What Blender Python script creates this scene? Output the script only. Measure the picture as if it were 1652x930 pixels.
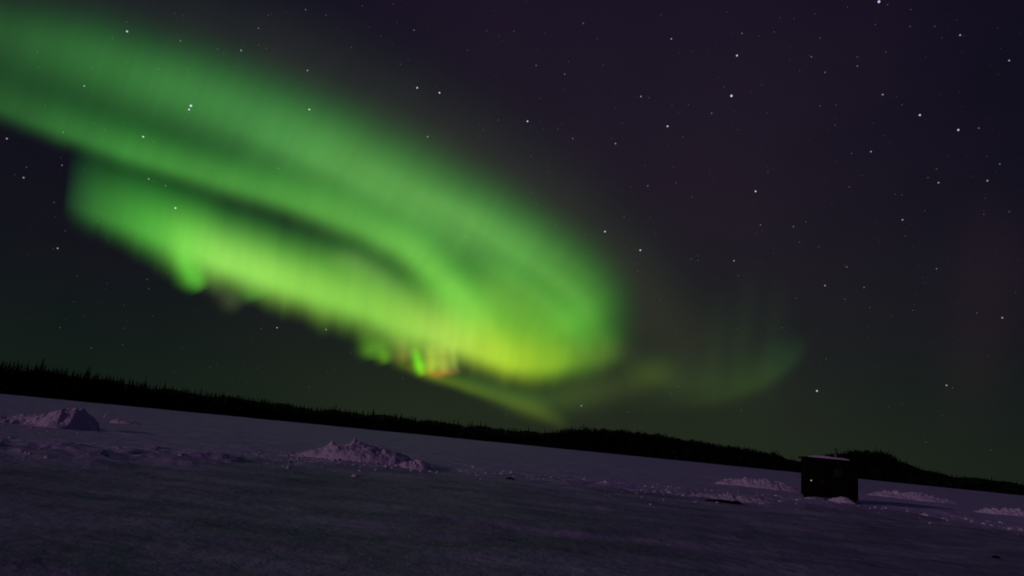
import bpy, bmesh, math, random
import numpy as np
from mathutils import Vector, Matrix
random.seed(7)
rng = np.random.default_rng(11)
S = bpy.context.scene
for o in list(bpy.data.objects):
    bpy.data.objects.remove(o)
C = S.collection

# ------------------------------------------------------------------ camera
F_PX, CX, CY = 1101.0, 826.0, 465.0          # 24 mm lens on a 1652 x 930 picture
PITCH, ROLL, EYE = math.radians(12.5), math.atan(0.0995), 1.35
Fv = Vector((0, math.cos(PITCH), math.sin(PITCH)))
R0 = Vector((1, 0, 0)); U0 = Vector((0, -math.sin(PITCH), math.cos(PITCH)))
Rv = R0*math.cos(ROLL) + U0*math.sin(ROLL)
Uv = U0*math.cos(ROLL) - R0*math.sin(ROLL)
cam = bpy.data.objects.new('camera', bpy.data.cameras.new('camera')); C.objects.link(cam)
M = Matrix.Identity(4)
for i in range(3):
    M[i][0] = Rv[i]; M[i][1] = Uv[i]; M[i][2] = -Fv[i]
M[2][3] = EYE
cam.matrix_world = M
cam.data.sensor_width = 36.0
cam.data.lens = 36.0*F_PX/1652.0
cam.data.clip_start = 0.1
cam.data.clip_end = 40000
S.camera = cam

# ------------------------------------------------------------------ night sky
MOON_AZ, MOON_EL = math.radians(-124), math.radians(11)      # light comes from the left, a little behind
def lin(c):
    return tuple((v/255/12.92) if v/255 <= 0.04045 else ((v/255+0.055)/1.055)**2.4 for v in c)
W = bpy.data.worlds.new('World'); S.world = W; W.use_nodes = True
nt = W.node_tree; nt.nodes.clear()
def N(t, **k):
    n = nt.nodes.new(t)
    for a, b in k.items(): setattr(n, a, b)
    return n
L = lambda a, b: nt.links.new(a, b)
def math_node(op, a, b=None):
    n = N('ShaderNodeMath', operation=op)
    for i, v in enumerate((a, b)):
        if v is None: continue
        if isinstance(v, (int, float)): n.inputs[i].default_value = v
        else: L(v, n.inputs[i])
    return n.outputs[0]
def ramp(fac, stops):
    n = N('ShaderNodeValToRGB'); n.color_ramp.interpolation = 'B_SPLINE'
    e = n.color_ramp.elements
    while len(e) > 1: e.remove(e[-1])
    e[0].position = stops[0][0]; e[0].color = (*lin(stops[0][1]), 1)
    for p, c in stops[1:]:
        x = e.new(p); x.color = (*lin(c), 1)
    L(fac, n.inputs[0]); return n.outputs[0]
def mix(kind, fac, a, b):
    n = N('ShaderNodeMix', data_type='RGBA', blend_type=kind)
    if isinstance(fac, (int, float)): n.inputs[0].default_value = fac
    else: L(fac, n.inputs[0])
    L(a, n.inputs[6])
    if isinstance(b, tuple): n.inputs[7].default_value = (*b, 1)
    else: L(b, n.inputs[7])
    return n.outputs[2]
tc = N('ShaderNodeTexCoord'); sep = N('ShaderNodeSeparateXYZ'); L(tc.outputs['Generated'], sep.inputs[0])
el = math_node('ARCSINE', sep.outputs[2])                        # radians
el01 = math_node('DIVIDE', el, math.pi/2)
az = math_node('ARCTAN2', sep.outputs[0], sep.outputs[1])        # 0 ahead, + right
az01 = math_node('ADD', math_node('DIVIDE', az, 2*math.pi), 0.5)
# elevation stops are fractions of 90 degrees
mid = ramp(el01, [(0, (33, 41, 28)), (.05, (29, 37, 27)), (.10, (27, 31, 29)), (.17, (31, 27, 34)), (.28, (30, 22, 36)), (.42, (23, 18, 33)), (.62, (14, 10, 47)), (1, (14, 10, 53))])
side = ramp(el01, [(0, (17, 30, 22)), (.05, (15, 25, 22)), (.12, (14, 17, 24)), (.25, (14, 12, 26)), (.42, (16, 12, 28)), (.62, (14, 10, 47)), (1, (14, 10, 53))])
dist_az = N('ShaderNodeMapRange', interpolation_type='SMOOTHSTEP')
L(math_node('ABSOLUTE', math_node('SUBTRACT', az, math.radians(6))), dist_az.inputs[0])
dist_az.inputs[1].default_value = math.radians(8); dist_az.inputs[2].default_value = math.radians(40)
base = mix('MIX', dist_az.outputs[0], mid, side)
ns = N('ShaderNodeTexNoise'); ns.inputs['Scale'].default_value = 5.5; ns.inputs['Detail'].default_value = 3
L(tc.outputs['Generated'], ns.inputs['Vector'])
patch = N('ShaderNodeMapRange'); L(ns.outputs[0], patch.inputs[0]); patch.inputs[1].default_value = .35; patch.inputs[2].default_value = .7
base = mix('ADD', math_node('MULTIPLY', patch.outputs[0], .5), base, lin((13, 5, 9)))
sky = N('ShaderNodeTexSky', sky_type='NISHITA'); sky.sun_disc = False
sky.sun_elevation = MOON_EL; sky.sun_rotation = MOON_AZ
nish = mix('MULTIPLY', 1.0, sky.outputs[0], (.0002, .0002, .0003))
tot = mix('ADD', 1.0, base, nish)
bg = N('ShaderNodeBackground'); L(tot, bg.inputs[0]); bg.inputs[1].default_value = 1.0
wo = N('ShaderNodeOutputWorld'); L(bg.outputs[0], wo.inputs[0])

# faint pinkish low light raking over the ice from the left
sd = bpy.data.lights.new('moon', 'SUN'); moon = bpy.data.objects.new('moon', sd); C.objects.link(moon)
sd.energy = 0.31; sd.angle = math.radians(2.5); sd.color = (1.0, .62, .93)
mdir = Vector((math.sin(MOON_AZ)*math.cos(MOON_EL), math.cos(MOON_AZ)*math.cos(MOON_EL), math.sin(MOON_EL)))
moon.rotation_euler = mdir.to_track_quat('Z', 'Y').to_euler()
moon.location = mdir*50

S.view_settings.view_transform = 'Standard'; S.view_settings.look = 'None'
S.view_settings.exposure = 0; S.view_settings.gamma = 1
S.view_settings.use_curve_mapping = False
S.render.engine = 'CYCLES'
S.cycles.transparent_max_bounces = 48
S.cycles.max_bounces = 4
S.cycles.filter_width = 1.8

# ------------------------------------------------------------------ helpers
def ray(x, y):
    return (Fv*F_PX + Rv*(x-CX) + Uv*(CY-y)).normalized()
def on_ice(x, y, z=0.0):
    d = ray(x, y); t = (z-EYE)/d.z
    return Vector((d.x*t, d.y*t, z))
def tag(o, label=None, cat=None, group=None, kind=None):
    if label: o['label'] = label
    if cat: o['category'] = cat
    if group: o['group'] = group
    if kind: o['kind'] = kind
    return o
def obj(name, me, mat=None, parent=None):
    o = bpy.data.objects.new(name, me); C.objects.link(o)
    if mat and not me.materials: me.materials.append(mat)
    if parent: o.parent = parent
    return o
def empty(name, loc, rz=0):
    o = bpy.data.objects.new(name, None); C.objects.link(o)
    o.location = loc; o.rotation_euler = (0, 0, rz); o.empty_display_size = .3
    return o
def mesh_np(name, v, f, smooth=True):
    me = bpy.data.meshes.new(name); v = np.asarray(v, np.float32); f = np.asarray(f, np.int32)
    me.vertices.add(len(v)); me.vertices.foreach_set('co', v.ravel())
    n, k = f.shape
    me.loops.add(n*k); me.loops.foreach_set('vertex_index', f.ravel())
    me.polygons.add(n); me.polygons.foreach_set('loop_start', np.arange(0, n*k, k, dtype=np.int32))
    me.polygons.foreach_set('loop_total', np.full(n, k, np.int32))
    me.update(calc_edges=True); me.validate()
    me.polygons.foreach_set('use_smooth', np.full(len(me.polygons), smooth))
    return me
def grid_faces(nu, nv, wrap=False):
    i = np.arange(nu-1 if not wrap else nu)[:, None]; j = np.arange(nv-1)[None, :]
    i2 = (i+1) % nu
    return np.stack([i*nv+j, i2*nv+j, i2*nv+j+1, i*nv+j+1], -1).reshape(-1, 4)
# value noise in numpy
_T = rng.random((256, 256))
def vnoise(x, y):
    xi = np.floor(x).astype(int); yi = np.floor(y).astype(int)
    fx = x-xi; fy = y-yi; fx = fx*fx*(3-2*fx); fy = fy*fy*(3-2*fy)
    g = lambda a, b: _T[a & 255, b & 255]
    return (g(xi, yi)*(1-fx)+g(xi+1, yi)*fx)*(1-fy) + (g(xi, yi+1)*(1-fx)+g(xi+1, yi+1)*fx)*fy
def fbm(x, y, o=4):
    s = 0; a = .5
    for k in range(o):
        s = s + a*(vnoise(x*2**k+17.3*k, y*2**k+5.1*k)-.5); a *= .5
    return s*2
def pmat(name, col, rough=.6, spec=.3, noise=None, bump=None, metallic=0):
    m = bpy.data.materials.new(name); m.use_nodes = True; t = m.node_tree
    b = t.nodes['Principled BSDF']
    b.inputs['Roughness'].default_value = rough; b.inputs['Specular IOR Level'].default_value = spec
    b.inputs['Metallic'].default_value = metallic
    b.inputs['Base Color'].default_value = (*col, 1)
    co = t.nodes.new('ShaderNodeTexCoord')
    if noise:
        sc, amt = noise
        n = t.nodes.new('ShaderNodeTexNoise'); n.inputs['Scale'].default_value = sc; n.inputs['Detail'].default_value = 5
        t.links.new(co.outputs['Object'], n.inputs['Vector'])
        r = t.nodes.new('ShaderNodeValToRGB')
        r.color_ramp.elements[0].position = .3; r.color_ramp.elements[1].position = .7
        r.color_ramp.elements[0].color = (*[c*(1-amt) for c in col], 1)
        r.color_ramp.elements[1].color = (*[min(1, c*(1+amt)) for c in col], 1)
        t.links.new(n.outputs[0], r.inputs[0]); t.links.new(r.outputs[0], b.inputs['Base Color'])
    if bump:
        prev = None
        for sc, d in bump:
            n = t.nodes.new('ShaderNodeTexNoise'); n.inputs['Scale'].default_value = sc; n.inputs['Detail'].default_value = 6
            t.links.new(co.outputs['Object'], n.inputs['Vector'])
            bn = t.nodes.new('ShaderNodeBump'); bn.inputs['Distance'].default_value = d; bn.inputs['Strength'].default_value = 1
            t.links.new(n.outputs[0], bn.inputs['Height'])
            if prev: t.links.new(prev.outputs[0], bn.inputs['Normal'])
            prev = bn
        t.links.new(prev.outputs[0], b.inputs['Normal'])
    return m
snow_m = pmat('snow', (.78, .78, .82), .75, .25, noise=(1.3, .06), bump=[(1.1, .08), (6, .035), (28, .012)])
pile_m = pmat('pile_snow', (.88, .80, .88), .75, .25, noise=(4, .05), bump=[(7, .06), (22, .03)])
t_ = snow_m.node_tree; b_ = t_.nodes['Principled BSDF']
co_ = t_.nodes.new('ShaderNodeAttribute'); co_.attribute_name = 'near_dim'
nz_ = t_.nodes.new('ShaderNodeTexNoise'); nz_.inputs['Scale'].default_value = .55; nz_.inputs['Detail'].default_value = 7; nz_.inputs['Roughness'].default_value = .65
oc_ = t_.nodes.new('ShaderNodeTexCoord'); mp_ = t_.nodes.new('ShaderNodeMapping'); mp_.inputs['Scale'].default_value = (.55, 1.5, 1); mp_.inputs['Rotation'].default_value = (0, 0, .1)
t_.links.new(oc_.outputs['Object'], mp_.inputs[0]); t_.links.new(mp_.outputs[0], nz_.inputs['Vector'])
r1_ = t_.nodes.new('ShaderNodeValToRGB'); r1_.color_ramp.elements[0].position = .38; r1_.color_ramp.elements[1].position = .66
r1_.color_ramp.elements[0].color = (.27, .27, .34, 1); r1_.color_ramp.elements[1].color = (.58, .53, .66, 1)  # near snow: dimmer light put into a darker base colour
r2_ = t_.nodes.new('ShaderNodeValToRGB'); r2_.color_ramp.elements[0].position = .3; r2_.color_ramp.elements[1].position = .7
r2_.color_ramp.elements[0].color = (.62, .53, .76, 1); r2_.color_ramp.elements[1].color = (.84, .74, .93, 1)  # far snow: violet sky light put into the base colour
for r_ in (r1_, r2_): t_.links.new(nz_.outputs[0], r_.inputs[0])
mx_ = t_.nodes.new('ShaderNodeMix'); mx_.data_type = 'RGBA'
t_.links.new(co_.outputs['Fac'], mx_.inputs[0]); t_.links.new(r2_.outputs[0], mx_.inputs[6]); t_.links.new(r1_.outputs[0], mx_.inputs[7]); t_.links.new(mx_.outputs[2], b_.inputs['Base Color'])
crown_m = pmat('needles', (.012, .016, .011), .95, .0, noise=(.6, .4))
leafless_m = pmat('twigs', (.014, .012, .012), .95, .0, noise=(.6, .3))
bark_m = pmat('bark', (.02, .016, .014), .95, .0, noise=(3, .3))
board_m = pmat('dark_boards', (.006, .004, .005), .85, .1, noise=(5, .3), bump=[(12, .01)])
trim_m = pmat('dark_trim', (.010, .007, .007), .9, .05, noise=(9, .3))
metal_m = pmat('sooty_metal', (.14, .12, .12), .5, .3, noise=(9, .4), metallic=.4)
glass_m = pmat('pane_glass', (.022, .026, .02), .35, .25, noise=(3, .2))

# ------------------------------------------------------------------ frozen lake under snow
rough_line = np.array([[*on_ice(x, y).xy] for x, y in
    [(-60, 727), (150, 735), (400, 738), (560, 746), (700, 758), (840, 768), (980, 782), (1080, 793), (1190, 806), (1300, 808), (1420, 822), (1540, 840), (1652, 858), (1760, 880)]])
def line_dist(X, Y):
    best = np.full(X.shape, 1e9)
    for a, b in zip(rough_line[:-1], rough_line[1:]):
        d = b-a; t = np.clip(((X-a[0])*d[0]+(Y-a[1])*d[1])/(d@d), 0, 1)
        best = np.minimum(best, np.hypot(X-a[0]-t*d[0], Y-a[1]-t*d[1]))
    return best
def ground_h(X, Y):
    r = np.hypot(X, Y)
    d = line_dist(X, Y)
    beyond = 1/(1+np.exp(-(r-30)/3.0))
    crust = np.clip(fbm(X/2.4+11, Y/1.3+31, 4)-.12, 0, .3)
    h = .14*crust + .06*fbm(X/6, Y/9, 3) + .040*fbm(X/1.9, Y/.8, 3) + .018*fbm(X/.45+9, Y/.24, 3)
    w = np.exp(-(d/3.6)**2)*np.clip(.55+1.3*fbm(X/4.5+20, Y/6+4, 3), .12, 1)
    clump = np.clip(fbm(X/.9+40, Y/.7+3, 4)+.12, 0, 1)
    h += w*(.04 + .22*clump + .05*fbm(X/.22+4, Y/.25, 2) + .12*np.clip(fbm(X/5+3, Y/4, 2), 0, 1))
    h += beyond*np.exp(-r/90)*(.03*fbm(X/.5+2, Y/.8, 3) + .05*fbm(X/2.5, Y/3.5+9, 3))
    h += beyond*np.exp(-r/90)*.14*np.clip(fbm(X/3.5+70, Y/2.2+8, 4)+.05, 0, 1)
    # packed wheel ruts running away from the camera on the right
    for off in (4.0, 5.9):
        xx = X - (off + .16*Y + .004*Y*Y)
        h -= .018*np.exp(-(xx/.28)**2)*np.exp(-((Y-15)/12.)**2)
    return h
th = np.concatenate([np.linspace(-math.radians(56), math.radians(56), 620),
                     np.linspace(math.radians(56), math.radians(304), 90)[1:-1]])
rad = np.concatenate([[0.02, 1, 2], np.geomspace(3, 70, 560), np.geomspace(70, 12000, 60)[1:]])
TH, RR = np.meshgrid(th, rad, indexing='ij')
X = np.sin(TH)*RR; Y = np.cos(TH)*RR
Z = ground_h(X, Y)
Z *= np.clip((400-RR)/100, 0, 1)
me = mesh_np('frozen_lake', np.stack([X, Y, Z], -1).reshape(-1, 3), grid_faces(len(th), len(rad), True)[:, ::-1])
# dim light painted into the driven snow before the rough strip, violet light beyond
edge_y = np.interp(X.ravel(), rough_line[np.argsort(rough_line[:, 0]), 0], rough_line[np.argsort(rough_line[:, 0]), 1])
near_w = 1/(1+np.exp((Y.ravel()-edge_y+3.5+7*fbm(X.ravel()/2.6, Y.ravel()/2.0, 4))/1.6))
pa = me.attributes.new('near_dim', 'FLOAT', 'POINT'); pa.data.foreach_set('value', near_w.astype(np.float32))
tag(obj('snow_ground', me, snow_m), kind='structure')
def gz(x, y): return float(ground_h(np.array([x]), np.array([y]))[0])

# ------------------------------------------------------------------ snow piles
def snow_pile(label, x, y, wid, hgt, dep, seed, lean=0.0, wedge=False, rz=0.0, rough=.16, peaks=None, flat=0.0):
    p = on_ice(x, y); n = 170; m = 90
    u = np.linspace(-1.15, 1.15, n); v = np.linspace(-1.15, 1.15, m)
    Uu, Vv = np.meshgrid(u, v, indexing='ij')
    a = Uu - lean*.5*(1-Uu**2)
    r2 = a**2 + Vv**2
    prof = np.clip(1-r2, 0, None)**(.75-flat*.4)
    if lean: prof *= (1+lean*Uu).clip(.1)/(1+abs(lean)*.6)
    if wedge:
        Uw = Uu+.22*fbm(Vv*1.7+3, Uu*2+8, 3)
        q = (Uu+1)/2; prof = (np.clip(q, 0, 1)**.9+.05)*np.clip((1.02-Uw)/.20, 0, 1)**.9*np.clip(1-np.abs(Vv+.25*fbm(Uu*2.5, Vv+4, 2))**1.3, 0, 1)*(1+.5*fbm(Uu*4+1, Vv*1.5, 3))*np.clip((Uu+1.1)/.2, 0, 1)
        r2 = np.maximum(Uu**6, 0)*.9+Vv**2*.9
    x0 = Uu*wid/2; y0 = Vv*dep/2
    h = prof*hgt
    k = seed*13.7
    env = np.clip(1.1-r2, 0, 1)**.6
    rid = 1-2*np.abs(vnoise(x0/.42+k, y0/.38+k)-.5)
    h += env*hgt*rough*(1.5*fbm(x0/.7+k, y0/.6, 3) + .5*(rid-.6)) + env*(rough*.42*fbm(x0/.19+k, y0/.21, 3) + rough*.16*fbm(x0/.08+k, y0/.09, 2))
    for px, py, pw, ph in (peaks or []):
        h += ph*np.exp(-(((x0-px)/pw)**2+((y0-py)/pw)**2))
    edge = np.clip((1.15-np.sqrt(r2))/.15, 0, 1)
    h = h*edge - .12*(1-edge)
    me = mesh_np('snow_pile', np.stack([x0, y0, h], -1).reshape(-1, 3), grid_faces(n, m))
    o = obj('snow_pile', me, pile_m)
    o.location = (p.x, p.y, gz(p.x, p.y)-.03); o.rotation_euler = (0, 0, rz)
    return tag(o, label, 'snow pile')
snow_pile('large rough heap of broken snow at the far left of the ice', 68, 687, 4.0, .92, 2.8, 1, wedge=True, rough=.2)
snow_pile('low snow ridge just right of the big left heap', 205, 684, 2.2, .30, 1.2, 2, lean=-.4, rough=.2)
snow_pile('lumpy snow heap with a small pointed tip near the picture centre', 578, 745, 4.5, .62, 3.0, 3, lean=.15, rough=.2,
          peaks=[(-.28, .2, .12, .26), (-1.1, .1, .16, .2)])
snow_pile('small low snow lump at the right foot of the pointed heap', 668, 757, 1.3, .28, 1.0, 4, rough=.25)
snow_pile('long bright snow drift just left of the dark hut', 1225, 788, 5.2, .50, 2.6, 5, rough=.34, flat=.2)
snow_pile('low snow bank with a dark sliver along its near foot', 1185, 809, 3.4, .18, 1.0, 6, rough=.2, lean=-.2)
snow_pile('broad streaked snow drift to the right of the dark hut', 1470, 806, 6.2, .40, 2.8, 7, rough=.42, rz=-.12, flat=.15)
snow_pile('narrow broken snow drift at the far right edge', 1625, 832, 3.2, .28, 1.8, 8, rough=.5, rz=-.1)

# loose clods thrown along the cleared edge
def clod_mesh(s):
    bm = bmesh.new(); bmesh.ops.create_icosphere(bm, subdivisions=2, radius=1)
    r = random.Random(s)
    off = [Vector((r.uniform(-1, 1), r.uniform(-1, 1), r.uniform(-1, 1))).normalized() for _ in range(7)]
    for v in bm.verts:
        f = 1.0
        for q in off:
            d = v.co.normalized().dot(q)
            if d > .62: f = min(f, .72/d)
        v.co *= f*(1+r.uniform(-.04, .04)); v.co.z *= .75
    a = np.array([v.co[:] for v in bm.verts]); bm.verts.index_update()
    f = np.array([[v.index for v in q.verts] for q in bm.faces]); bm.free()
    return a, f
clods = [clod_mesh(i) for i in range(6)]
Vs, Fs, off = [], [], 0
for k in range(1000):
    if random.random() < .38:
        cx_, cy_ = random.choice([(585, 748), (520, 742), (80, 690), (450, 728), (480, 730), (530, 738), (1100, 792)])
        p = on_ice(cx_+random.gauss(0, 62), cy_+abs(random.gauss(0, 9)))
    else:
        i = random.randrange(len(rough_line)-1); t = random.random()
        q = rough_line[i]*(1-t)+rough_line[i+1]*t
        p = Vector((q[0]+random.gauss(0, 1.2), q[1]+random.gauss(0, 1.6), 0))
    s = min(.10, .014+random.expovariate(1/.022))
    a, f = clods[k % 6]; c, sn = math.cos(k*1.7), math.sin(k*1.7)
    aa = a.copy(); aa = np.stack([a[:, 0]*c-a[:, 1]*sn, a[:, 0]*sn+a[:, 1]*c, a[:, 2]], 1)*s
    aa += np.array([p.x, p.y, gz(p.x, p.y)+s*.1])
    Vs.append(aa); Fs.append(f+off); off += len(a)
tag(obj('snow_clods', mesh_np('snow_clods', np.concatenate(Vs), np.concatenate(Fs), False), pile_m),
    'scattered small broken snow clods along the rough strip of ice', 'snow clods', kind='stuff')

# a slanting shard of crusted snow standing by the left heap
def blade(name, pts_w, mat):
    """tapered irregular prism through (x,z,halfwidth,halfdepth) stations"""
    bm = bmesh.new(); rings = []
    for (x, z, w, d) in pts_w:
        rings.append([bm.verts.new((x-w, -d, z)), bm.verts.new((x+w*.8, -d*.7, z+.01)), bm.verts.new((x+w, d, z)), bm.verts.new((x-w*.7, d*.8, z-.01))])
    for a, b in zip(rings[:-1], rings[1:]):
        for i in range(4): bm.faces.new((a[i], a[(i+1) % 4], b[(i+1) % 4], b[i]))
    bm.faces.new(rings[0][::-1]); bm.faces.new(rings[-1])
    me = bpy.data.meshes.new(name); bm.to_mesh(me); bm.free()
    return me
p = on_ice(168, 676)
o = obj('ice_shard', blade('ice_shard', [(-.02, -.08, .10, .07), (.0, .12, .075, .05), (.05, .27, .05, .04), (.10, .40, .045, .03)], pile_m), pile_m)
o.location = (p.x, p.y, 0.03); tag(o, 'thin upright shard of crusted snow right of the big left heap', 'ice shard')

# dark lumps on the ice
def lump(label, x, y, wid, dep, hgt, seed):
    p = on_ice(x, y); r = random.Random(seed)
    bm = bmesh.new(); bmesh.ops.create_icosphere(bm, subdivisions=3, radius=1)
    for v in bm.verts:
        n = vnoise(np.array([v.co.x*1.7+seed*9+5]), np.array([v.co.y*1.7+v.co.z*2+5]))[0]
        v.co *= .75+.5*n
        v.co = Vector((v.co.x*wid/2, v.co.y*dep/2, v.co.z*hgt*.6))
    me = bpy.data.meshes.new('dark_lump'); bm.to_mesh(me); bm.free()
    o = obj('dark_lump', me, board_m); o.location = (p.x, p.y, gz(p.x, p.y)+hgt*.25)
    return tag(o, label, 'dark lump')
lump('small dark lump lying on the open ice in the middle', 823, 772, .38, .30, .07, 1)
lump('dark rounded lump on the snow in the lower right corner', 1606, 901, .16, .14, .05, 2)
# half buried dark sliver below the bank
a = on_ice(1138, 809); b = on_ice(1207, 816)
bm = bmesh.new(); n = 14; rings = []
dirv = (b-a); ln = dirv.length; dirv.normalize(); side_v = Vector((-dirv.y, dirv.x, 0))
for i in range(n):
    t = i/(n-1); c = a.lerp(b, t) - side_v*(.14*math.sin(math.pi*t))
    hh = .012+.085*math.sin(math.pi*min(1, t*1.1+.05))**.7 + (.05 if i in (9, 10) else 0)
    g = gz(c.x, c.y)
    rings.append([bm.verts.new(c-side_v*.05+Vector((0, 0, g-.03))), bm.verts.new(c-side_v*.04+Vector((0, 0, g+hh))),
                  bm.verts.new(c+side_v*.1+Vector((0, 0, g+hh*.9))), bm.verts.new(c+side_v*.1+Vector((0, 0, g-.03)))])
for r1, r2 in zip(rings[:-1], rings[1:]):
    for i in range(4): bm.faces.new((r1[i], r1[(i+1) % 4], r2[(i+1) % 4], r2[i]))
bm.faces.new(rings[0][::-1]); bm.faces.new(rings[-1])
bmesh.ops.recalc_face_normals(bm, faces=bm.faces)
me = bpy.data.meshes.new('sliver'); bm.to_mesh(me); bm.free()
tag(obj('sliver', me, board_m), 'long thin dark sliver half buried at the front of a snow bank', 'sliver')

# ------------------------------------------------------------------ ice fishing hut
def box(bm, cx, cy, cz, sx, sy, sz, bev=0.0):
    r = bmesh.ops.create_cube(bm, size=1, matrix=Matrix.Translation((cx, cy, cz)) @ Matrix.Diagonal((sx, sy, sz, 1)))
    if bev:
        es = list({e for v in r['verts'] for e in v.link_edges})
        bmesh.ops.bevel(bm, geom=es, offset=bev, segments=2, affect='EDGES')
def part(name, parent, mat, build, smooth=False):
    bm = bmesh.new(); build(bm); me = bpy.data.meshes.new(name); bm.to_mesh(me); bm.free()
    if smooth: me.polygons.foreach_set('use_smooth', [True]*len(me.polygons))
    return obj(name, me, mat, parent)
hl = on_ice(1299, 806.5); hr = on_ice(1373, 811)
hx = (hl+hr)/2
face_az = math.atan2(hx.x, hx.y)
WID, DEP, HT = 2.22, 1.7, 1.86
HROT = -face_az*1.0 + math.radians(10)
dvec = Vector((math.sin(face_az), math.cos(face_az), 0))
hut = empty('fishing_hut', (hx.x+dvec.x*DEP/2*.9, hx.y+dvec.y*DEP/2*.9, 0.0), HROT)
tag(hut, 'small black box-shaped ice fishing hut standing on the snow at the right', 'hut')
def b_walls(bm):
    z0, zc = .14, .14+(HT-.14)/2
    box(bm, 0, 0, zc, WID, DEP, HT-.14, .012)
    # board-and-batten strips on the four faces
    k = -WID/2+.12
    while k < WID/2-.05:
        if not (-1.04 < k < -.36) and not (-.04 < k < .48):
            box(bm, k, -DEP/2-.012, zc, .045, .03, HT-.2)
        box(bm, k, DEP/2+.012, zc, .045, .03, HT-.2); k += .21
    k = -DEP/2+.12
    while k < DEP/2-.05:
        for s in (-1, 1): box(bm, s*(WID/2+.012), k, zc, .03, .045, HT-.2)
        k += .21
part('wall', hut, board_m, b_walls)
part('roof', hut, trim_m, lambda bm: box(bm, -.05, 0, HT+.045, WID+.16, DEP+.22, .09, .015))
for s in (-1, 1):
    def b_skid(bm, s=s):
        box(bm, s*(WID/2-.18), 0, .07, .14, DEP+.45, .15, .03)
    part('skid', hut, trim_m, b_skid)
door = part('door', hut, trim_m, lambda bm: (box(bm, -.68, -DEP/2-.03, .94, .64, .045, 1.5, .008), box(bm, -.68, -DEP/2-.062, 1.50, .54, .02, .07), box(bm, -.68, -DEP/2-.062, .5, .54, .02, .07)))
part('handle', door, metal_m, lambda bm: box(bm, -.44, -DEP/2-.08, .90, .03, .05, .16, .01))
win = part('window', hut, trim_m, lambda bm: [box(bm, .22+dx, -DEP/2-.03, 1.33+dz, sx, .05, sz) for dx, dz, sx, sz in ((-.215, 0, .05, .48), (.215, 0, .05, .48), (0, .215, .38, .05), (0, -.215, .38, .05))])
part('pane', win, glass_m, lambda bm: box(bm, .22, -DEP/2-.012, 1.33, .38, .02, .38))
def b_pipe(bm):
    bmesh.ops.create_cone(bm, cap_ends=True, segments=20, radius1=.065, radius2=.065, depth=.42, matrix=Matrix.Translation((.30, -.1, HT+.30)))
    bmesh.ops.create_cone(bm, cap_ends=True, segments=20, radius1=.09, radius2=.09, depth=.03, matrix=Matrix.Translation((.30, -.1, HT+.125)))
ch = part('chimney', hut, metal_m, b_pipe, False)
part('rain_cap', ch, metal_m, lambda bm: bmesh.ops.create_cone(bm, cap_ends=True, segments=20, radius1=.12, radius2=.02, depth=.08, matrix=Matrix.Translation((.30, -.1, HT+.575))))
# snow lying on the roof
n, m = 70, 40
u = np.linspace(-1, 1, n); v = np.linspace(-1, 1, m); Uu, Vv = np.meshgrid(u, v, indexing='ij')
ed = np.clip((1-np.abs(Uu)**6), 0, 1)**.4*np.clip((1-np.abs(Vv)**8), 0, 1)**.4
hh = ed*(.09+.03*fbm(Uu*3+5, Vv*2, 3)+.015*fbm(Uu*9, Vv*7, 2)+.02*(Uu < 0))
sx, sy = .80, DEP/2+.09
o = obj('roof_snow', mesh_np('roof_snow', np.stack([Uu*sx-.02, Vv*sy, HT+.088+hh], -1).reshape(-1, 3), grid_faces(n, m)), pile_m, hut)
# small pale glowing dot beside the door
dot_m = bpy.data.materials.new('dot_glow'); dot_m.use_nodes = True
b_ = dot_m.node_tree.nodes['Principled BSDF']; b_.inputs['Base Color'].default_value = (.5, .5, .5, 1)
b_.inputs['Emission Color'].default_value = (.9, .85, .95, 1); b_.inputs['Emission Strength'].default_value = .55
lp = part('pale_dot', hut, dot_m, lambda bm: bmesh.ops.create_uvsphere(bm, u_segments=16, v_segments=10, radius=.025, matrix=Matrix.Translation((-.93, -DEP/2-.085, .86))), True)
lp['label'] = 'tiny pale point of light on the left of the hut front'
# snow banked against the hut front
Rz = Matrix.Rotation(HROT, 4, 'Z')
def bank(label, lx, ly, wid, hgt, dep, seed):
    q = hut.location + (Rz @ Vector((lx, ly, 0)))
    n, m = 60, 30; u = np.linspace(-1, 1, n); v = np.linspace(-1, 1, m); A, B = np.meshgrid(u, v, indexing='ij')
    e = np.clip(1-A**2-B**2, 0, 1)**.6
    h = e*hgt*(1+.5*fbm(A*3+seed, B*2, 4)) - .05
    o = obj('snow_bank', mesh_np('snow_bank', np.stack([A*wid/2, B*dep/2, h], -1).reshape(-1, 3), grid_faces(n, m)), pile_m)
    o.location = q; o.rotation_euler = (0, 0, HROT); tag(o, label, 'snow bank')
bank('low bank of snow piled against the middle of the hut front', .35, -DEP/2-.25, 1.4, .30, .8, 3)
bank('low bank of snow against the hut\'s front left corner', -.85, -DEP/2-.3, 1.2, .15, .8, 9)

# ------------------------------------------------------------------ far shore trees
top_px = np.array([(-120, 560), (0, 577), (60, 582), (120, 592), (180, 602), (240, 613), (300, 622), (420, 638), (500, 651), (600, 660), (680, 670), (760, 680), (830, 687), (870, 692),
                   (900, 688), (940, 685), (1000, 687), (1050, 692), (1100, 701), (1160, 711), (1220, 721), (1255, 727), (1270, 738), (1298, 740), (1320, 732), (1345, 724), (1390, 720),
                   (1430, 723), (1450, 732), (1480, 748), (1520, 758), (1580, 768), (1652, 776), (1760, 788)])
shore_y = lambda x: 633+.0998*x
def az_of(x):
    d = ray(x, shore_y(x)); return math.atan2(d.x, d.y)
xs_tab = np.arange(-200, 1860, 10.0); az_tab = np.array([az_of(x) for x in xs_tab])
def top_angle(x):
    y = np.interp(x, top_px[:, 0], top_px[:, 1]); d = ray(x, y)
    return d.z/math.hypot(d.x, d.y)
def round_zone(x): return 905 < x < 1262 or 1335 < x < 1440
SHORE = 262.0
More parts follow.
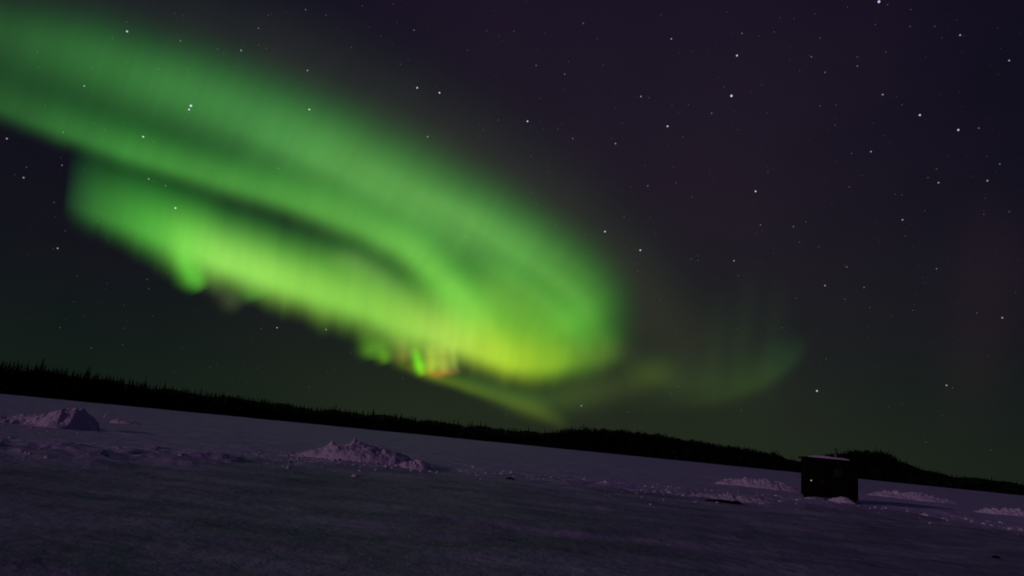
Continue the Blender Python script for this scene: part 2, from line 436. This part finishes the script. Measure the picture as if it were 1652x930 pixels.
def spruce_arrays(seed, levels=17, nb=8, spread=.15):
    r = random.Random(seed); V = []; Fc = []
    for k in range(levels):
        t = k/(levels-1); z = .07+.90*t
        rad_ = spread*(1-t)**.85*(r.uniform(.75, 1.2)) + .012
        for b in range(nb):
            a = 2*math.pi*(b/nb)+k*.9+r.uniform(-.25, .25); q = rad_*r.uniform(.65, 1.15)
            w = .16+.03*r.random(); i = len(V); dz = .035+.05*(1-t)
            V += [(0, 0, z+.03), (q*.75*math.cos(a-w*2.2), q*.75*math.sin(a-w*2.2), z-dz*.5), (q*math.cos(a), q*math.sin(a), z-dz), (q*.75*math.cos(a+w*2.2), q*.75*math.sin(a+w*2.2), z-dz*.5)]
            Fc += [(i, i+1, i+2), (i, i+2, i+3)]
    # leader
    i = len(V); V += [(.012, 0, .93), (-.006, .01, .93), (-.006, -.01, .93), (0, 0, 1.02)]
    Fc += [(i, i+1, i+3), (i+1, i+2, i+3), (i+2, i, i+3)]
    return np.array(V), np.array(Fc)
def round_arrays(seed, n=620):
    r = random.Random(seed); V = []; Fc = []
    cl = [(r.uniform(-.14, .14), r.uniform(-.14, .14), r.uniform(.45, .86), r.uniform(.09, .16)) for _ in range(11)]
    for k in range(n):
        c = r.choice(cl); d = Vector((r.gauss(0, 1), r.gauss(0, 1), r.gauss(0, 1))).normalized()*c[3]*r.uniform(.3, 1.05)
        p = Vector(c[:3])+d; i = len(V); s = r.uniform(.018, .04)
        for q in range(3):
            V.append(tuple(p+Vector((r.uniform(-s, s), r.uniform(-s, s), r.uniform(-s, s)*1.3))))
        Fc.append((i, i+1, i+2))
    return np.array(V), np.array(Fc)
def trunk_arrays(h=.95, r0=.012):
    V = []; n = 6
    for z, r in ((0, r0), (h*.5, r0*.6), (h, r0*.12)):
        for i in range(n): V.append((r*math.cos(i*2*math.pi/n), r*math.sin(i*2*math.pi/n), z))
    return np.array(V), np.array([(k*n+i, k*n+(i+1) % n, (k+1)*n+(i+1) % n, (k+1)*n+i) for k in range(2) for i in range(n)])
spr = [mesh_np('spruce_crown', *spruce_arrays(i, spread=random.uniform(.14, .21)), smooth=False) for i in range(9)]
rnd = [mesh_np('round_crown', *round_arrays(50+i), smooth=False) for i in range(6)]
tk = mesh_np('trunk', *trunk_arrays()); tk2 = mesh_np('trunk', *trunk_arrays(.75, .016))
for m_ in spr: m_.materials.append(crown_m)
for m_ in rnd: m_.materials.append(leafless_m)
tk.materials.append(bark_m); tk2.materials.append(bark_m)
NT = 275
for k in range(NT):
    x = -70 + (1652+140)*(k+random.uniform(.1, .9))/NT
    rz_ = round_zone(x); D = SHORE + random.uniform(2, 26)
    a = float(np.interp(x, xs_tab, az_tab))
    H = top_angle(x)*D + EYE
    tall = random.random()
    H *= (random.uniform(.92, 1.0) if rz_ else (random.uniform(.82, 1.0) if tall < .84 else random.uniform(1.04, 1.15)))
    t = empty('birch_tree' if rz_ else 'spruce_tree', (math.sin(a)*D, math.cos(a)*D, -.2), random.uniform(0, 6.28))
    t.scale = (H*random.uniform(.85, 1.25),)*2 + (H,)
    if rz_:
        tag(t, 'round-crowned tree standing in the black wooded shore', 'tree', 'round-crowned trees on the far shore')
        obj('trunk', tk2, None, t); obj('crown', random.choice(rnd), None, t)
    else:
        tag(t, 'pointed spruce tree standing in the black far shoreline', 'tree', 'pointed spruces on the far shore')
        obj('trunk', tk, None, t); obj('crown', random.choice(spr), None, t)
# the mass of the wood behind and between them
Vs, Fs, off = [], [], 0
sa = [spruce_arrays(100+i, 12, 7, .17) for i in range(6)]; ra = [round_arrays(200+i, 320) for i in range(5)]
for k in range(2300):
    x = random.uniform(-190, 1850); rz_ = round_zone(x)
    D = SHORE + random.choice((2, 8, 16, 30, 45, 60)) + random.uniform(-2, 8)
    a = float(np.interp(x, xs_tab, az_tab))
    H = (top_angle(x)*D+EYE)*random.uniform(.6, .93)
    A, f = random.choice(ra if rz_ else sa)
    s = H*random.uniform(.95, 1.5)*(1.25 if rz_ else 1); c, sn = math.cos(k), math.sin(k)
    aa = np.stack([(A[:, 0]*c-A[:, 1]*sn)*s+math.sin(a)*D, (A[:, 0]*sn+A[:, 1]*c)*s+math.cos(a)*D, A[:, 2]*H-.2], 1)
    Vs.append(aa); Fs.append(f+off); off += len(A)
# dense low brush filling the foot of the wood
for k in range(5200):
    x = random.uniform(-190, 1850); D = SHORE + random.uniform(-3, 60); a = float(np.interp(x, xs_tab, az_tab))
    Hm = (top_angle(x)*SHORE+EYE)*.62; c = np.array([math.sin(a)*D, math.cos(a)*D, random.uniform(-.3, 1)*Hm*.5])
    s = random.uniform(1.2, 2.6)
    tri = rng.uniform(-1, 1, (12, 3))*np.array([s, s, s*.9]) + c
    tri[:, 2] = np.maximum(tri[:, 2], -.2)
    Vs.append(tri); Fs.append(np.arange(12).reshape(4, 3)+off); off += 12
tag(obj('forest', mesh_np('forest', np.concatenate(Vs), np.concatenate(Fs), False), crown_m),
    'dense black wood covering the far shore behind the front trees', 'forest', kind='stuff')
# low wooded rise that carries the wood
V = []; aa = np.linspace(float(az_tab[0]), float(az_tab[-1]), 200)
for a in aa:
    x = float(np.interp(a, az_tab, xs_tab)); H = (top_angle(x)*(SHORE+70)+EYE)*.72
    for D, hf in ((SHORE+14, -.02), (SHORE+32, .45), (SHORE+62, .95), (SHORE+110, 1.0), (SHORE+240, -.02)):
        V.append((math.sin(a)*D, math.cos(a)*D, H*hf + (0 if hf < 0 else .8*math.sin(a*90+D))))
rise_m = pmat('forest_floor', (.012, .013, .011), .9, .05, noise=(.2, .4))
tag(obj('wooded_hill', mesh_np('wooded_hill', V, grid_faces(200, 5)), rise_m), kind='structure')

# ------------------------------------------------------------------ northern lights
def aurora_mat(ray_amt, ray_scale):
    m = bpy.data.materials.new('aurora_light'); m.use_nodes = True; t = m.node_tree; t.nodes.clear()
    at = t.nodes.new('ShaderNodeAttribute'); at.attribute_name = 'glow'
    uv = t.nodes.new('ShaderNodeAttribute'); uv.attribute_name = 'fold'
    n1 = t.nodes.new('ShaderNodeTexNoise'); n1.inputs['Scale'].default_value = ray_scale; n1.inputs['Detail'].default_value = 3
    t.links.new(uv.outputs['Vector'], n1.inputs['Vector'])
    mr = t.nodes.new('ShaderNodeMapRange'); mr.inputs[1].default_value = .25; mr.inputs[2].default_value = .75
    mr.inputs[3].default_value = 1-ray_amt; mr.inputs[4].default_value = 1+ray_amt
    t.links.new(n1.outputs[0], mr.inputs[0])
    mpn = t.nodes.new('ShaderNodeMapping'); mpn.inputs['Scale'].default_value = (3.2, .5, 1); t.links.new(uv.outputs['Vector'], mpn.inputs[0])
    n2 = t.nodes.new('ShaderNodeTexNoise'); n2.inputs['Scale'].default_value = ray_scale*1.5; n2.inputs['Detail'].default_value = 4; t.links.new(mpn.outputs[0], n2.inputs['Vector'])
    mr2 = t.nodes.new('ShaderNodeMapRange'); mr2.inputs[1].default_value = .3; mr2.inputs[2].default_value = .7
    mr2.inputs[3].default_value = 1-ray_amt*.32; mr2.inputs[4].default_value = 1+ray_amt*.32; t.links.new(n2.outputs[0], mr2.inputs[0])
    pr = t.nodes.new('ShaderNodeMath'); pr.operation = 'MULTIPLY'; t.links.new(mr.outputs[0], pr.inputs[0]); t.links.new(mr2.outputs[0], pr.inputs[1])
    em = t.nodes.new('ShaderNodeEmission'); t.links.new(at.outputs['Color'], em.inputs[0]); t.links.new(pr.outputs[0], em.inputs[1])
    tr = t.nodes.new('ShaderNodeBsdfTransparent'); ad = t.nodes.new('ShaderNodeAddShader'); out = t.nodes.new('ShaderNodeOutputMaterial')
    t.links.new(em.outputs[0], ad.inputs[0]); t.links.new(tr.outputs[0], ad.inputs[1]); t.links.new(ad.outputs[0], out.inputs[0])
    m.cycles.emission_sampling = 'NONE'
    return m
am_soft = aurora_mat(.10, .9); am_ray = aurora_mat(.16, 3.0)
def catmull(P, n):
    P = np.asarray(P, float); Q = np.vstack([2*P[0]-P[1], P, 2*P[-1]-P[-2]])
    seg = len(P)-1; out = []
    for s in np.linspace(0, seg-1e-6, n):
        i = int(s); t = s-i; p0, p1, p2, p3 = Q[i:i+4]
        out.append(.5*((2*p1)+(-p0+p2)*t+(2*p0-5*p1+4*p2-p3)*t*t+(-p0+3*p1-3*p2+p3)*t**3))
    return np.array(out)
aur = empty('aurora', (0, 6200, 1500)); tag(aur, 'bright green and yellow aurora sweeping down across the night sky to the horizon', 'aurora')
def curtain(stations, D, mat=None, nv=44, n=None, depth=260, name='curtain', pw=2.0, rag=.04, lab=None, up=None):
    n = n or max(40, 16*len(stations))
    st = catmull([(x, y, wl, wu, *lin(c)) for x, y, wl, wu, c in stations], n)
    P = st[:, :2]; T = np.gradient(P, axis=0); T /= np.linalg.norm(T, axis=1)[:, None]+1e-9
    Nn = np.stack([T[:, 1], -T[:, 0]], 1)                    # towards the upper side for a left to right path
    for _ in range(6):
        Nn[1:-1] = (Nn[:-2]+Nn[1:-1]*2+Nn[2:])/4
    Nn /= np.linalg.norm(Nn, axis=1)[:, None]
    if up is not None: Nn[:] = np.array(up)/np.linalg.norm(up)
    s_len = np.concatenate([[0], np.cumsum(np.linalg.norm(np.diff(P, axis=0), axis=1))])
    st[:, 2] *= 1+rag*3*fbm(s_len/34+D, s_len*0+3.3, 3)
    st[:, 3] *= 1+rag*1.2*fbm(s_len/70+D*.7, s_len*0+9.3, 3)
    v = np.linspace(-1, 1, nv)
    V = np.zeros((n, nv, 3)); col = np.zeros((n, nv, 4)); fold = np.zeros((n, nv, 3)); col[..., 3] = 1
    for i in range(n):
        wl, wu = max(st[i, 2], 1), max(st[i, 3], 1); c = np.clip(st[i, 4:7], 0, None)
        for j, q in enumerate(v):
            w = wl if q < 0 else wu; px = P[i]+Nn[i]*q*w
            pr = math.exp(-4.5*abs(q)**pw)*(1-abs(q)**6)
            d = ray(px[0], px[1])
            dist = D + depth*math.sin(s_len[i]/95.0+D) + depth*.5*q
            V[i, j] = np.array(d)*dist
            col[i, j] = (c[0]*pr**(1.45 if q > 0 else .95), c[1]*pr, c[2]*pr**(1.15 if q > 0 else 1.1)*.84, 1)
            fold[i, j] = (s_len[i]/60.0+D*.01, q*.35, D*.003)
    V[..., 2] += EYE
    me = mesh_np(name, V.reshape(-1, 3), grid_faces(n, nv))
    ca = me.color_attributes.new('glow', 'FLOAT_COLOR', 'POINT'); ca.data.foreach_set('color', col.astype(np.float32).ravel())
    fa = me.attributes.new('fold', 'FLOAT_VECTOR', 'POINT'); fa.data.foreach_set('vector', fold.astype(np.float32).ravel())
    o = obj(name, me, mat or am_soft, aur); o.matrix_parent_inverse = Matrix.Translation((0, -6200, -1500))
    o.visible_shadow = True
    if lab: o['label'] = lab
    return o
K0 = (0, 0, 0)
curtain([(-190, 5, 130, 110, (20, 60, 25)), (0, 58, 140, 112, (33, 82, 35)), (130, 92, 142, 118, (42, 102, 44)), (240, 130, 136, 120, (50, 116, 52)), (350, 172, 125, 130, (57, 127, 58)),
         (450, 218, 116, 135, (66, 139, 64)), (560, 272, 106, 140, (78, 149, 66)), (660, 325, 104, 140, (82, 153, 66)), (750, 365, 115, 130, (80, 150, 64)), (840, 410, 120, 118, (76, 146, 58)),
         (898, 455, 105, 122, (74, 142, 50)), (934, 503, 90, 118, (76, 148, 46)), (950, 535, 66, 104, (56, 116, 30)), (955, 570, 50, 90, (22, 42, 12)), (960, 600, 40, 60, K0)], 6600,
        lab='broad soft green upper curtain')
curtain([(-190, 110, 45, 90, (22, 60, 26)), (0, 172, 40, 90, (34, 84, 35)), (100, 208, 40, 88, (44, 104, 44)), (200, 243, 40, 84, (54, 124, 50)), (300, 274, 40, 82, (63, 136, 53)),
         (400, 303, 42, 82, (69, 144, 56)), (500, 334, 46, 82, (75, 148, 57)), (600, 374, 50, 76, (86, 160, 62)), (668, 412, 54, 76, (98, 174, 66)), (722, 462, 58, 80, (96, 170, 60)),
         (752, 510, 60, 80, (62, 118, 42)), (765, 560, 50, 60, K0)], 6100, lab='narrower green curtain with a crisp lower edge')
curtain([(103, 318, 45, 120, K0), (128, 330, 50, 144, (30, 78, 34)), (160, 342, 58, 144, (50, 118, 44)), (200, 356, 60, 139, (64, 145, 52)), (250, 375, 58, 129, (84, 176, 62)), (300, 398, 68, 124, (120, 208, 80)), (345, 416, 66, 124, (142, 220, 92)),
         (400, 436, 60, 124, (147, 220, 92)), (470, 460, 60, 124, (142, 213, 84)), (540, 482, 66, 129, (134, 204, 76)), (600, 502, 72, 129, (134, 202, 74)), (660, 526, 72, 132, (148, 205, 76)),
         (720, 548, 50, 129, (164, 208, 78)), (775, 568, 46, 124, (166, 204, 58)), (825, 584, 48, 119, (160, 200, 42)), (880, 588, 50, 119, (134, 180, 36)), (930, 580, 52, 95, (92, 138, 30)),
         (975, 572, 50, 75, (66, 100, 22)), (1010, 570, 42, 60, (30, 45, 14)), (1040, 572, 40, 50, K0)], 5600, mat=am_soft, rag=.09, up=(.12, -1), lab='brightest yellow-green lower curtain')
curtain([(650, 445, 60, 60, K0), (725, 475, 85, 90, (42, 74, 22)), (790, 485, 105, 110, (88, 142, 46)), (850, 505, 105, 95, (88, 144, 44)), (905, 530, 85, 80, (64, 112, 32)), (960, 560, 60, 60, K0)], 6350, nv=40, lab='diffuse green glow filling the inside of the fold')
curtain([(520, 415, 30, 40, K0), (570, 425, 45, 50, (66, 84, 44)), (620, 455, 55, 50, (60, 80, 40)), (670, 500, 40, 40, K0)], 6000, nv=30, lab='pale patch above the bright curtain')
for pts, cc in (([(620, 300), (740, 350), (850, 420), (930, 480), (965, 535)], (40, 66, 26)), ([(760, 420), (830, 455), (890, 500), (935, 555)], (36, 60, 22)),
                ([(330, 190), (450, 235), (570, 290), (680, 350)], (26, 48, 24)), ([(540, 250), (660, 300), (770, 345), (880, 405)], (26, 46, 20)), ([(700, 430), (750, 480), (790, 530), (815, 575)], (50, 66, 22))):
    curtain([(*pts[0], 14, 20, K0)]+[(*p, 24, 36, tuple(q*.8 for q in cc)) for p in pts[1:-1]]+[(*pts[-1], 22, 32, tuple(q*.5 for q in cc)), (pts[-1][0]*2-pts[-2][0]*1.0-.0, pts[-1][1]*2-pts[-2][1], 10, 14, K0)], 6250, nv=18, depth=60, name='filament', lab='thin brighter filament inside the green band')
# rays and legs hanging under the bright curtain
def rays(x0, y0, x1, y1, w, c, D=5400, f=(.55, .85), **k):
    m_ = ((x0+x1)/2, (y0+y1)/2); g = lambda q: tuple(v*q for v in c)
    curtain([(x0-(x1-x0)*.4, y0-(y1-y0)*.4, w, w, K0), (x0, y0, w, w, g(f[0])), (*m_, w, w, g(f[1])), (x1, y1, w, w, c), (x1+(x1-x0)*.55, y1+(y1-y0)*.55, w*.7, w*.8, K0)], D, mat=am_ray, nv=20, n=50, name='ray', depth=40, **k)
rays(288, 410, 312, 450, 36, (62, 148, 36), f=(.5, .9))
rays(312, 440, 322, 460, 34, (40, 80, 26), f=(.5, .9))
for rx, ry, rc in ((1150, 555, 12), (1195, 520, 14), (1240, 540, 13)):
    rays(rx+14, ry-60, rx, ry+50, 42, (rc*.8, rc*1.5, rc*.45), D=7200)
rays(345, 455, 374, 486, 34, (46, 56, 36))
rays(405, 455, 412, 476, 36, (38, 92, 30))
rays(590, 535, 598, 566, 34, (66, 118, 22))
rays(612, 550, 620, 576, 26, (78, 130, 22))
rays(644, 552, 654, 574, 32, (88, 72, 30))
rays(668, 560, 677, 592, 17, (92, 196, 16), f=(.4, .9))
rays(692, 562, 696, 590, 24, (146, 170, 50), f=(.6, .9))
rays(712, 562, 716, 590, 26, (150, 160, 60), f=(.6, .9))
rays(729, 560, 733, 586, 15, (110, 118, 50), f=(.6, .9))
curtain([(672, 596, 9, 12, K0), (688, 601, 11, 20, (92, 62, 16)), (704, 604, 12, 18, (128, 66, 24)), (722, 602, 11, 20, (118, 66, 34)), (735, 600, 9, 18, (100, 66, 40)), (746, 598, 8, 12, K0)], 5350, mat=am_ray, nv=16, n=50, depth=30, lab='reddish lower fringe')
curtain([(630, 580, 16, 30, K0), (680, 600, 18, 30, (80, 100, 10)), (730, 617, 18, 34, (68, 92, 12)), (800, 640, 20, 40, (58, 76, 11)), (850, 657, 26, 40, (56, 70, 11)), (885, 672, 22, 30, (46, 58, 10)), (920, 690, 20, 26, K0)], 5900, nv=24, lab='thin dim yellow ribbon near the horizon')
curtain([(725, 590, 30, 30, K0), (790, 625, 40, 40, (24, 46, 16)), (860, 645, 50, 45, (38, 58, 18)), (930, 636, 55, 60, (44, 62, 20)), (1000, 620, 55, 70, (36, 46, 14)), (1050, 605, 45, 60, (46, 60, 14)), (1100, 612, 45, 70, (24, 32, 10)), (1170, 620, 40, 70, K0)], 6400, lab='dim olive glow right of the bright curtain')
curtain([(1010, 650, 40, 70, K0), (1090, 642, 40, 80, (16, 26, 7)), (1160, 636, 34, 80, (23, 35, 9)), (1215, 620, 30, 75, (25, 43, 11)), (1250, 602, 28, 75, (20, 42, 15)), (1277, 576, 30, 70, (14, 34, 18)), (1300, 540, 30, 70, K0)], 7000, mat=am_soft, lab='faint green hooked ribbon low on the right')
# faint outer veil above the upper curtain and at low right
curtain([(-100, -60, 120, 130, (18, 20, 16)), (200, 20, 170, 170, (24, 30, 24)), (450, 110, 190, 190, (28, 34, 26)), (650, 220, 190, 190, (30, 38, 24)), (850, 330, 170, 180, (28, 36, 20)), (1000, 440, 150, 150, (26, 32, 16)), (1080, 540, 130, 150, (26, 28, 14)), (1180, 600, 110, 150, (18, 22, 10)), (1300, 640, 100, 140, K0)], 7800, nv=40, lab='faint outer veil')
curtain([(1540, 720, 110, 110, K0), (1570, 600, 150, 150, (15, 5, 8)), (1590, 500, 170, 170, (19, 6, 12)), (1590, 400, 170, 170, (14, 5, 9)), (1570, 300, 60, 60, K0)], 7600, nv=24, lab='very faint dark red patch')

# ------------------------------------------------------------------ stars
def star_mat(name, c, s):
    m = bpy.data.materials.new(name); m.use_nodes = True; t = m.node_tree; t.nodes.clear()
    e = t.nodes.new('ShaderNodeEmission'); e.inputs[0].default_value = (*c, 1); e.inputs[1].default_value = s
    o = t.nodes.new('ShaderNodeOutputMaterial'); t.links.new(e.outputs[0], o.inputs[0]); m.cycles.emission_sampling = 'NONE'; return m
SD = 12000.0
def star_mesh(r, mat):
    bm = bmesh.new(); bmesh.ops.create_icosphere(bm, subdivisions=2, radius=r*SD/F_PX)   # r in picture units at 1652 wide
    me = bpy.data.meshes.new('star'); bm.to_mesh(me); bm.free(); me.materials.append(mat); return me
WH = (1, .97, .98)
kinds = {4: star_mesh(1.6, star_mat('star_blue', (.58, .66, 1), .95)), 3: star_mesh(1.25, star_mat('star_bright', WH, .55)), 2: star_mesh(1.05, star_mat('star_mid', WH, .28)), 1: star_mesh(.95, star_mat('star_dim', WH, .13)), 0: star_mesh(1.0, star_mat('star_faint', WH, .05))}
stars = [(205, 51, 3), (291, 66, 1), (136, 139, 2), (308, 171, 4), (305, 177, 3), (389, 82, 2), (417, 46, 1), (496, 114, 2), (499, 177, 3), (567, 77, 0), (102, 214, 1), (231, 221, 3), (248, 229, 0), (11, 224, 2), (38, 287, 2), (100, 267, 1),
 (240, 289, 2), (267, 300, 1), (283, 336, 3), (449, 272, 1), (335, 268, 0), (87, 327, 0), (158, 357, 0), (93, 401, 2), (237, 451, 0), (240, 466, 0), (447, 529, 2), (526, 532, 2), (668, 49, 1), (673, 142, 3), (709, 150, 3), (690, 221, 2), (851, 196, 3), (865, 106, 1), (911, 120, 1),
 (941, 38, 1), (829, 51, 0), (785, 50, 0), (752, 382, 1), (605, 406, 0), (646, 104, 0), (804, 194, 0), (780, 210, 0), (493, 16, 1), (526, 25, 0), (433, 25, 0), (924, 224, 1), (900, 209, 0), (993, 232, 2), (1034, 156, 2), (1047, 158, 0), (1077, 204, 3), (1083, 63, 2), (1189, 90, 3), (1197, 54, 1),
 (1180, 155, 4), (1148, 183, 1), (1249, 52, 0), (1323, 62, 0), (1309, 92, 1), (1331, 117, 1), (1383, 92, 0), (1383, 107, 1), (1418, 3, 4), (1432, 8, 0), (1549, 57, 2), (1508, 43, 0), (1468, 43, 0), (1429, 84, 0), (1628, 98, 2), (1424, 153, 2), (1484, 186, 3), (1546, 210, 3), (1579, 207, 1), (1405, 245, 2),
 (1323, 171, 0), (1613, 265, 1), (1593, 292, 2), (1514, 295, 2), (1497, 287, 0), (1511, 273, 0), (1219, 309, 3), (1091, 295, 0), (1045, 300, 1), (1227, 363, 1), (1280, 366, 1), (1300, 358, 0), (1290, 391, 0), (1456, 355, 2), (1184, 421, 2), (1191, 445, 0), (976, 374, 3), (1033, 404, 3), (1115, 418, 0), (1007, 350, 0),
 (1331, 461, 2), (1366, 431, 1), (1394, 464, 1), (1285, 481, 0), (1363, 483, 0), (1511, 434, 1), (1617, 513, 2), (1576, 505, 0), (1318, 631, 3), (1527, 622, 2), (1333, 579, 0), (1196, 663, 0), (938, 655, 2), (1370, 302, 0), (1628, 342, 0), (1374, 248, 0), (865, 328, 0), (430, 78, 0), (351, 79, 0), (256, 112, 0), (302, 112, 0)]
lab_kind = {3: ('bright white pinpoint star in the night sky', 'bright white stars'), 2: ('medium white pinpoint star in the night sky', 'medium stars'),
            1: ('dim small star in the night sky', 'dim stars'), 0: ('very faint tiny star in the night sky', 'very faint stars')}
special = {(308, 171): 'brightest star inside the upper green aurora band, with a companion at its lower left', (305, 177): 'small companion star touching the brightest star in the green band',
           (1180, 155): 'bright bluish star in the purple upper right sky', (1418, 3): 'bright star at the very top edge of the sky, right side',
           (1318, 631): 'bright low star just above the dark hut', (938, 655): 'low star right above the trees near the centre'}
for x, y, k in stars:
    o = obj('star', kinds[k]); o.location = ray(x, y)*SD + Vector((0, 0, EYE))
    if (x, y) in special: tag(o, special[(x, y)], 'star')
    else: tag(o, lab_kind[k][0], 'star', lab_kind[k][1])

Vs, Fs, off = [], [], 0
bm = bmesh.new(); bmesh.ops.create_icosphere(bm, subdivisions=1, radius=1)
sv = np.array([v.co[:] for v in bm.verts]); bm.verts.index_update(); sf = np.array([[v.index for v in f.verts] for f in bm.faces]); bm.free()
for k in range(1500):
    a = random.uniform(-.95, .95); e = math.asin(random.uniform(.03, .75)); d = np.array([math.sin(a)*math.cos(e), math.cos(a)*math.cos(e), math.sin(e)])
    r = min(6.5, 2.0+random.expovariate(1/1.7))
    Vs.append(sv*r+d*12500+np.array([0, 0, EYE])); Fs.append(sf+off); off += len(sv)
tag(obj('faint_stars', mesh_np('faint_stars', np.concatenate(Vs), np.concatenate(Fs)), star_mat('star_dust', (1, .93, .95), .13)), 'countless barely visible faint stars filling the sky', 'faint stars', kind='stuff')
